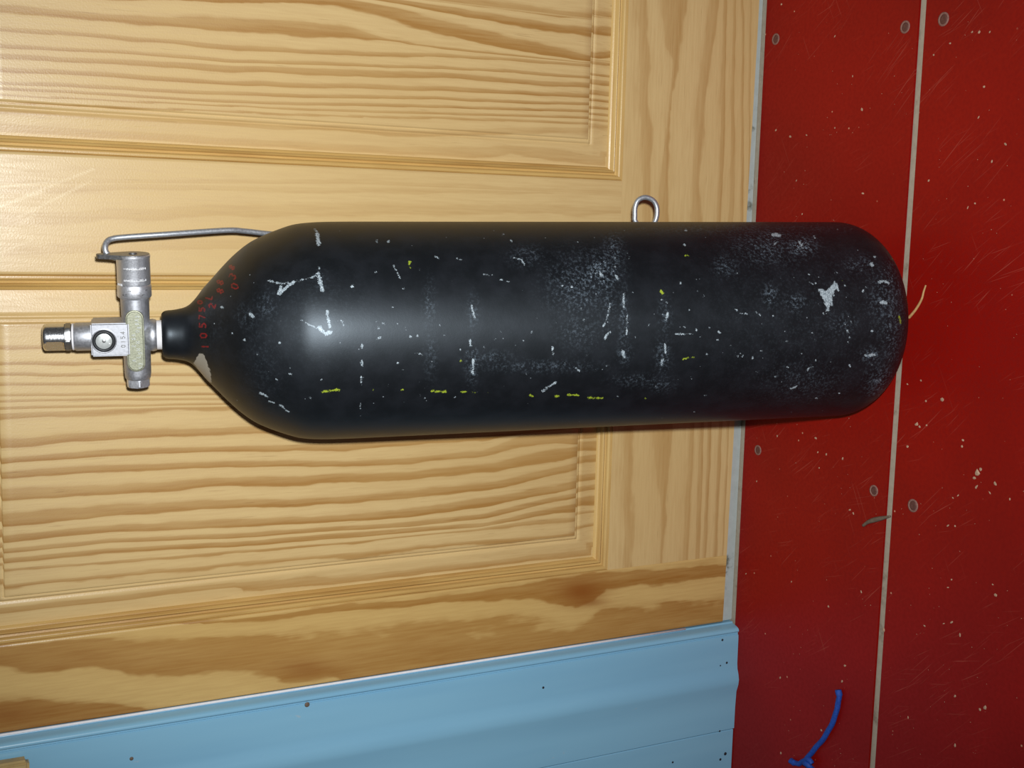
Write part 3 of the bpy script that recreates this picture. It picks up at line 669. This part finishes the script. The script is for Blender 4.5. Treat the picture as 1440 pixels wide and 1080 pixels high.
for x, y, sx, sy, am in HZ: hz = np.maximum(hz, am * np.exp(-.5 * (((PXY[:, 0] - x) / sx) ** 2 + ((PXY[:, 1] - y) / sy) ** 2)))
hz = np.where(front, hz, .3 * (PS_[I_].ravel() < .2) + .1)
body = mesh_np('tank_body', V3, Fq, M['tank'], cyl, {'chip': a_chip, 'yellow': a_yel, 'red': a_red, 'grey': a_gry, 'haze': hz})

# --- valve (local frame: x = right, y = toward the door, z = along the cylinder; metres)
yaw = math.radians(-7.0)
CY, SY = math.cos(yaw), math.sin(yaw)
VAX = np.array([CY, SY, 0.0]); VFR = np.array([SY, -CY, 0.0])        # barrel axis (right), front face normal
def vl(a, b, s): return VAX * a + VFR * b + np.array([0, 0, s])      # right, front, up
lathe_obj('thread_seal', [(.0108, .6150), (.0112, .6166), (.0112, .6206), (.0106, .6215)], M['white'], cyl, n=40)
SB = .6352
valve = None
def join_parts(name, parts, mat, parent, angle=35):
    V = []; F = []
    for v_, f_ in parts:
        n = len(V); V += list(v_); F += [tuple(i + n for i in f) for f in f_]
    o = mesh(name, V, F, mat, parent); o.data.set_sharp_from_angle(angle=math.radians(angle)); return o
barrel = lathe([(.0060, -.0335), (.0088, -.0335), (.0094, -.0325), (.0098, -.0290), (.0101, -.006), (.0103, .020), (.0104, .0300)], 48, org=(0, 0, SB), axis=VAX, ref=(0, 0, 1))
collar = lathe([(.0104, .6195), (.0118, .6208), (.0124, .6232), (.0118, .6255), (.0090, .6300)], 40, ref=(0, -1, 0))
stemc = lathe([(.0102, .6600), (.0106, .6665), (.0106, .6782), (.0098, .6795)], 40)
# square block with softened edges
bm = boxbm((-.0129, -.0125, .6400), (.0122, .0115, .6672), .0011, 3)
bmesh.ops.recalc_face_normals(bm, faces=bm.faces)
bv = [VAX * v.co.x + VFR * (-v.co.y) * 1.0 + np.array([0, 0, v.co.z]) for v in bm.verts]
bm.verts.index_update(); bf = [tuple(v.index for v in f.verts)[::-1] for f in bm.faces]; bm.free()
valve = join_parts('valve_body', [barrel, collar, stemc, (bv, bf)], M['chrome_cast'], cyl)
# raised stadium plate with a rim
def stadium(hw, hl, n=14):
    P = []
    for k in range(n + 1):
        t = math.pi * k / n; P.append((hl - hw + hw * math.sin(t), hw * math.cos(t)))
    for k in range(n + 1):
        t = math.pi + math.pi * k / n; P.append((-(hl - hw) + hw * math.sin(t), hw * math.cos(t)))
    return P
def plate_ring(levels, ca, cs, n=14):
    V = []; F = []; m = 2 * (n + 1)
    for hw, hl, b in levels:
        for a, s in stadium(hw, hl, n): V.append(vl(ca + a, b, cs + s))
    for i in range(len(levels) - 1):
        for k in range(m):
            k2 = (k + 1) % m; F.append((i * m + k, (i + 1) * m + k, (i + 1) * m + k2, i * m + k2))
    F.append(tuple(range((len(levels) - 1) * m, len(levels) * m))[::-1])
    return V, F
V, F = plate_ring([(.0066, .0236, .0070), (.0066, .0236, .0111), (.0063, .0233, .0116), (.0057, .0227, .0117), (.0053, .0223, .0113), (.0052, .0222, .0110)], -.0020, SB + .0005)
plate = mesh('name_plate', V, F, M['plate'], valve); plate.data.set_sharp_from_angle(angle=math.radians(30)); tag(plate, 'raised greenish stamped plate')
def letters(chars, place, size, lw, name, mat, parent):
    """place(u, v) -> local point, n = outward; letters as thin raised bars"""
    V = []; F = []
    for ch, cu, cv in chars:
        for pl in FONT[ch]:
            for (x1, y1), (x2, y2) in zip(pl[:-1], pl[1:]):
                A = np.array([(x1 - .5) * size * .62, (y1 / 1.4 - .5) * size]); B = np.array([(x2 - .5) * size * .62, (y2 / 1.4 - .5) * size])
                d = B - A; d /= np.linalg.norm(d) + 1e-9; nn = np.array([-d[1], d[0]]) * lw / 2; A = A - d * lw / 2; B = B + d * lw / 2
                i = len(V)
                for hgt in (-.0003, .00022):
                    for q in (A + nn, B + nn, B - nn, A - nn): V.append(place(cu + q[0], cv + q[1], hgt))
                F += [(i + 4, i + 5, i + 6, i + 7), (i, i + 1, i + 5, i + 4), (i + 1, i + 2, i + 6, i + 5), (i + 2, i + 3, i + 7, i + 6), (i + 3, i, i + 4, i + 7)]
    return mesh(name, V, F, mat, parent, smooth=False)
letters([(c, -.0053 + k * .0034, 0) for k, c in enumerate('0154')], lambda a, b, h: vl(a, .01255 + h, .6445 + b), .0029, .00050, 'stamped_code', M['chrome_dark'], valve)
rr_ = random.Random(3)
letters([(rr_.choice('0125378LHAB'), -.0225 + .0028 * k, rr_.choice((.0019, -.0012, -.0026)) + rr_.uniform(-.0003, .0003)) for k in range(15)], lambda a, b, h: vl(a, .0112 + h, SB + b), .0026, .00036, 'embossed_marks', M['disc'], plate)
# outlet: black seal ring and pale disc on the block's face
def torus(R, r, org, axis, n=40, m=10):
    e1, e2, a = frame(axis); V = []; F = []
    for i in range(n):
        t = 2 * math.pi * i / n; d = e1 * math.cos(t) + e2 * math.sin(t)
        for k in range(m):
            p_ = 2 * math.pi * k / m; V.append(np.array(org) + d * (R + r * math.cos(p_)) + a * r * math.sin(p_))
    for i in range(n):
        for k in range(m):
            i2, k2 = (i + 1) % n, (k + 1) % m; F.append((i * m + k, i2 * m + k, i2 * m + k2, i * m + k2))
    return V, F
oc = vl(-.0010, .0125, .6580)
lathe_obj('outlet_rim', [(.0092, -.0002), (.0092, .0005), (.0088, .0007), (.0083, .0004), (.0083, -.0002)], M['chrome'], valve, n=40, org=oc, axis=VFR, cap=False)
mesh('outlet_seal', *torus(.0070, .0014, oc + VFR * .0003, VFR), M['rubber'], valve)
lathe_obj('outlet_disc', [(.0060, .0), (.0060, .0008), (.0057, .0010), (.0013, .0010), (.0012, .0002)], M['disc'], valve, n=36, org=oc, axis=VFR)
lathe_obj('outlet_pin', [(.0012, .0), (.0012, .0006), (.0005, .0008)], M['chrome_dark'], valve, n=16, org=oc, axis=VFR)
lathe_obj('disc_hole', [(.0006, .0009), (.0005, .0012)], M['mark'], valve, n=10, org=oc + vl(-.0018, 0, -.0040), axis=VFR)
# stem: white washer, hexagon, bright cap with a spanner flat
lathe_obj('stem_washer', [(.0090, .6793), (.0101, .6797), (.0101, .6808), (.0090, .6811)], M['white'], cyl, n=36)
def hexr(rad, ph=0.0):
    def f(t, r, i):
        q = (t - ph) % (math.pi / 3) - math.pi / 6
        return min(r, rad / math.cos(q))
    return f
lathe_obj('stem_hexagon', [(.0085, .6809), (.0098, .6815), (.0104, .6822), (.0104, .6850), (.0098, .6858), (.0090, .6860)], M['chrome_dark'], cyl, n=72, rfun=hexr(.0094, math.radians(12)), angle=20)
def capflat(t, r, i):
    if 2 <= i <= 8:
        for ph in (math.radians(40), math.radians(220)):
            c = math.cos(t - ph)
            if c > 0: r = min(r, .0082 / max(c, 1e-3))
    return r
cp = [(.0088, .6858), (.0101, .6862), (.0101, .6872), (.0101, .6882), (.0101, .6900), (.0101, .6930), (.0101, .6960), (.0101, .6980), (.0101, .6992), (.0099, .7000), (.0093, .7008), (.0080, .7013), (.0040, .7014)]
lathe_obj('stem_cap', [(r, h) for r, h in cp], M['chrome_bright'], cyl, n=72, rfun=capflat, angle=25)
# plug nut at the far end of the barrel
lathe_obj('plug_nut', [(.0060, -.0330), (.0086, -.0333), (.0090, -.0340), (.0090, -.0385), (.0083, -.0395), (.0050, -.0396)][::-1], M['chrome'], cyl, n=72, org=(0, 0, SB), axis=VAX, ref=(0, 0, 1), rfun=hexr(.0080, math.radians(8)), angle=20)
# reserve mechanism: collar ring, knob, lever
kc = lathe_obj('knob_collar', [(.0100, .0285), (.0119, .0298), (.0124, .0306), (.0124, .0382), (.0118, .0394), (.0100, .0396)], M['chrome'], cyl, n=56, org=(0, 0, SB), axis=VAX, ref=(0, 0, 1), rfun=lambda t, r, i: r)
knob = lathe_obj('reserve_knob', [(.0100, .0394), (.0119, .0397), (.0121, .0405), (.0121, .0590), (.0124, .0596), (.0124, .0612), (.0118, .0620), (.0050, .0620), (.0046, .0612), (.0020, .0612)], M['chrome'], cyl, n=56, org=(0, 0, SB), axis=VAX, ref=(0, 0, 1))
def kp(row_b):
    def place(a, b, h):
        ang = b / .0121; r = .01215 + h
        return VAX * a + VFR * r * math.cos(ang) + np.array([0, 0, SB + r * math.sin(ang)])
    return place
rr_ = random.Random(11)
letters([(rr_.choice('0125378LHAB'), .0438, -.0085 + .0024 * k) for k in range(7)] + [(rr_.choice('0125378LHAB'), .0525, -.0085 + .0024 * k) for k in range(7)], kp(0), .0022, .00030, 'worn_lettering', M['mark'], knob)
mesh('index_mark', *(lambda P: ([kp(0)(a, b, h) for a, b, h in P], [(0, 1, 2, 3), (0, 4, 5, 1), (1, 5, 6, 2), (2, 6, 7, 3), (3, 7, 4, 0)]))([(a, b, h) for h in (.0003, -.0004) for a, b in ((.0395, .0095), (.0410, .0095), (.0410, .0145), (.0395, .0145))]), M['mark'], knob, smooth=False)
rr_ = random.Random(5)
letters([(rr_.choice('0125378LHAB'), .0345 + rr_.choice((-.0016, .0016)), -.0095 + .0022 * k) for k in range(9)], lambda a, b, h: VAX * a + VFR * (.01245 + h) * math.cos(b / .0124) + np.array([0, 0, SB + (.01245 + h) * math.sin(b / .0124)]), .0019, .00028, 'stamped_ring_marks', M['chrome_dark'], kc)
lathe_obj('knob_screw', [(.0030, .0612), (.0032, .0624), (.0028, .0632), (.0010, .0634)], M['chrome_dark'], knob, n=20, org=(0, 0, SB), axis=VAX, ref=(0, 0, 1))
# lever: teardrop plate on the knob's end, running up to an eye
lev = []; rL, rE, sE = .0119, .0038, .0222
aa = math.acos((rL - rE) / sE)
for k in range(25): t = aa + (2 * math.pi - 2 * aa) * k / 24; lev.append((rL * math.sin(t), rL * math.cos(t)))
for k in range(13): t = -aa + 2 * aa * k / 12; lev.append((rE * math.sin(t), sE + rE * math.cos(t)))
V = []; n = len(lev)
for a in (.0590, .0622):
    for f_, s in lev: V.append(VAX * a + VFR * f_ + np.array([0, 0, SB + s]))
F = [tuple(range(n)), tuple(range(2 * n - 1, n - 1, -1))] + [(k, n + k, n + (k + 1) % n, (k + 1) % n) for k in range(n)]
lev_o = mesh('reserve_lever', V, F, M['chrome_dark'], knob, smooth=False)
# pull rod: hooked in the lever's eye, down behind the cylinder, ending in a loop
e = loc(149, 352)
P_ = [loc(164, 363, -.001), loc(158, 361.5, -.002), loc(152, 358, -.003), loc(148.5, 353, -.003), loc(148, 346, -.002), loc(150.5, 340, 0), loc(157, 336, .002), loc(175, 333.5, .004), loc(240, 329, .010), loc(318, 323.8, .022), loc(345, 325, .028), loc(382, 329, .036)]
last = P_[-1]
P_ += [np.array([.0735, .052, .500]), np.array([.0745, .054, .44]), np.array([.0745, .054, .34]), np.array([.0745, .054, .285])]
b_ = .054
P_ += [loc(889, 325, b_), loc(892.5, 308, b_), loc(893, 293, b_), loc(897, 282, b_), loc(907, 277.5, b_), loc(918, 281.5, b_), loc(923.5, 291, b_), loc(923.5, 304, b_), loc(919, 315, b_), loc(910, 323, b_)]
mesh('pull_rod', *tube(P_, .0022, 12, 8), M['steel'], cyl)

# ------------------------------------------------------------------ things lying on the floor
def fpt(x, y, z): return at_floor(x, y, z)
cr = .0026
def cordtw(i, t): return 1 + .10 * math.cos(3 * t + i * .55)
Cp = [fpt(1179, 970, cr), fpt(1180, 980, cr), fpt(1178, 992, cr), fpt(1174, 1008, cr), fpt(1167, 1024, cr), fpt(1157, 1040, cr), fpt(1145, 1054, cr), fpt(1138, 1063, cr), fpt(1132, 1071, cr * 1.6), fpt(1137, 1076, cr * 2.6), fpt(1144, 1084, cr), fpt(1156, 1100, cr), fpt(1160, 1120, cr)]
V, F = tube(Cp, cr, 12, 8, twist=cordtw, radii=lambda t: cr * (1.18 if t < .07 else 1.0 + .35 * math.exp(-((t - .72) / .05) ** 2)))
V2, F2 = tube([fpt(1112, 1070, cr), fpt(1118, 1073, cr), fpt(1124, 1074, cr), fpt(1130, 1070, cr * 1.5), fpt(1137, 1068, cr * 2.4), fpt(1142, 1074, cr * 2.2)], cr, 12, 8, twist=cordtw, radii=lambda t: cr * (1.15 if t < .2 else .95))
cord = mesh('cord', V + V2, F + [tuple(i + len(V) for i in f) for f in F2], M['cord'])
tag(cord, 'short length of knotted bright blue cord lying on the red floor', 'cord')
V, F = tube([fpt(1278, 447, .0016), fpt(1288, 435, .0016), fpt(1296, 421, .0016), fpt(1299, 410, .0016), fpt(1302, 401, .0016)], .0011, 8, 6, radii=lambda t: .0012 * (1.1 - .5 * t))
sp = mesh('wood_splinter', V, F, M['straw']); tag(sp, 'thin pale wood splinter on the red floor beside the foot of the cylinder', 'splinter')
V, F = tube([fpt(1252, 726, .0016), fpt(1243, 728, .0016), fpt(1230, 731, .0016), fpt(1221, 734, .0018), fpt(1214, 739, .0014)], .0016, 8, 6, radii=lambda t: .0009 + .0012 * math.sin(math.pi * min(1, t * 1.05)) ** 2 + .0006 * t)
lf = mesh('dry_sliver', V, F, M['leaf']); tag(lf, 'grey dry sliver lying beside the grey floor seam', 'sliver')
# pale flakes of grit: nobody could count them
FL = [(1212, 154, 5), (1270, 422, 4), (1384, 122, 4), (1336, 61, 3), (1313, 77, 3), (1377, 45, 4), (1367, 45, 3), (1392, 45, 3), (1306, 254, 4), (1414, 203, 4), (1395, 227, 4), (1374, 665, 9), (1379, 660, 5), (1370, 672, 5), (1373, 685, 5), (1399, 680, 5), (1392, 693, 3), (1325, 562, 6), (1289, 597, 6), (1293, 600, 4), (1303, 598, 3), (1353, 628, 4), (1354, 619, 4), (1276, 628, 4), (1302, 564, 3), (1147, 616, 5), (1093, 613, 4), (1162, 639, 4), (1150, 636, 3), (1185, 645, 4), (1195, 717, 4), (1200, 722, 4), (1338, 815, 3), (1333, 826, 3), (1211, 832, 4), (1165, 853, 4), (1243, 886, 5), (1400, 837, 5), (1396, 822, 3), (1327, 877, 3), (1338, 875, 4), (1350, 893, 4), (1188, 936, 5), (1184, 958, 4), (1343, 979, 4), (1385, 995, 6), (1378, 998, 4), (1343, 1048, 5), (1155, 1027, 4), (1097, 953, 4), (1098, 1059, 4), (1277, 1009, 3), (1333, 739, 4), (1343, 740, 3), (1300, 880, 3), (1420, 702, 3), (1112, 192, 3), (1174, 51, 3), (1099, 6, 4), (1111, 192, 4), (1091, 183, 4), (1134, 190, 3), (1174, 180, 3), (1128, 301, 3), (1120, 254, 3), (1213, 272, 4), (1199, 107, 3), (1230, 532, 4), (1289, 596, 4), (1295, 535, 3), (1371, 286, 3), (1376, 165, 3), (1361, 292, 3), (1340, 700, 3), (1347, 697, 3), (1113, 818, 3), (1049, 807, 3), (1064, 677, 3), (1152, 658, 3), (1276, 540, 3)]
V = []; F = []
def flake(p, s):
    i = len(V); n = random.randint(5, 7); h = s * random.uniform(.18, .4); el = random.uniform(.6, 1.5); ro = random.uniform(0, 3.14)
    for lvl, q in ((0, 1.0), (1, .6)):
        for k in range(n):
            t = 2 * math.pi * k / n; r = s * q * random.uniform(.7, 1.15); x, y = r * math.cos(t) * el, r * math.sin(t) / el
            V.append((p[0] + x * math.cos(ro) - y * math.sin(ro), p[1] + x * math.sin(ro) + y * math.cos(ro), .00002 + lvl * h))
    for k in range(n): F.append((i + k, i + (k + 1) % n, i + n + (k + 1) % n, i + n + k))
    F.append(tuple(range(i + n, i + 2 * n)))
for x, y, s in FL:
    p = at_floor(x, y)
    if not SEAM - GAP / 2 < p[1] < SEAM + GAP / 2: flake(p, s * .00033)
for k in range(260):
    x = random.uniform(1085, 1440); y = random.uniform(0, 1080); p = at_floor(x, y)
    if p[1] > -.012 or SEAM - GAP < p[1] < SEAM + GAP: continue
    if np.hypot(p[0] - BASE[0], p[1] - BASE[1]) < .06: continue
    flake(p, random.uniform(.00018, .00042))
grit = mesh('grit', V, F, M['flake'], smooth=False)
tag(grit, 'pale flakes of grit scattered over the red floor', 'grit', kind='stuff')
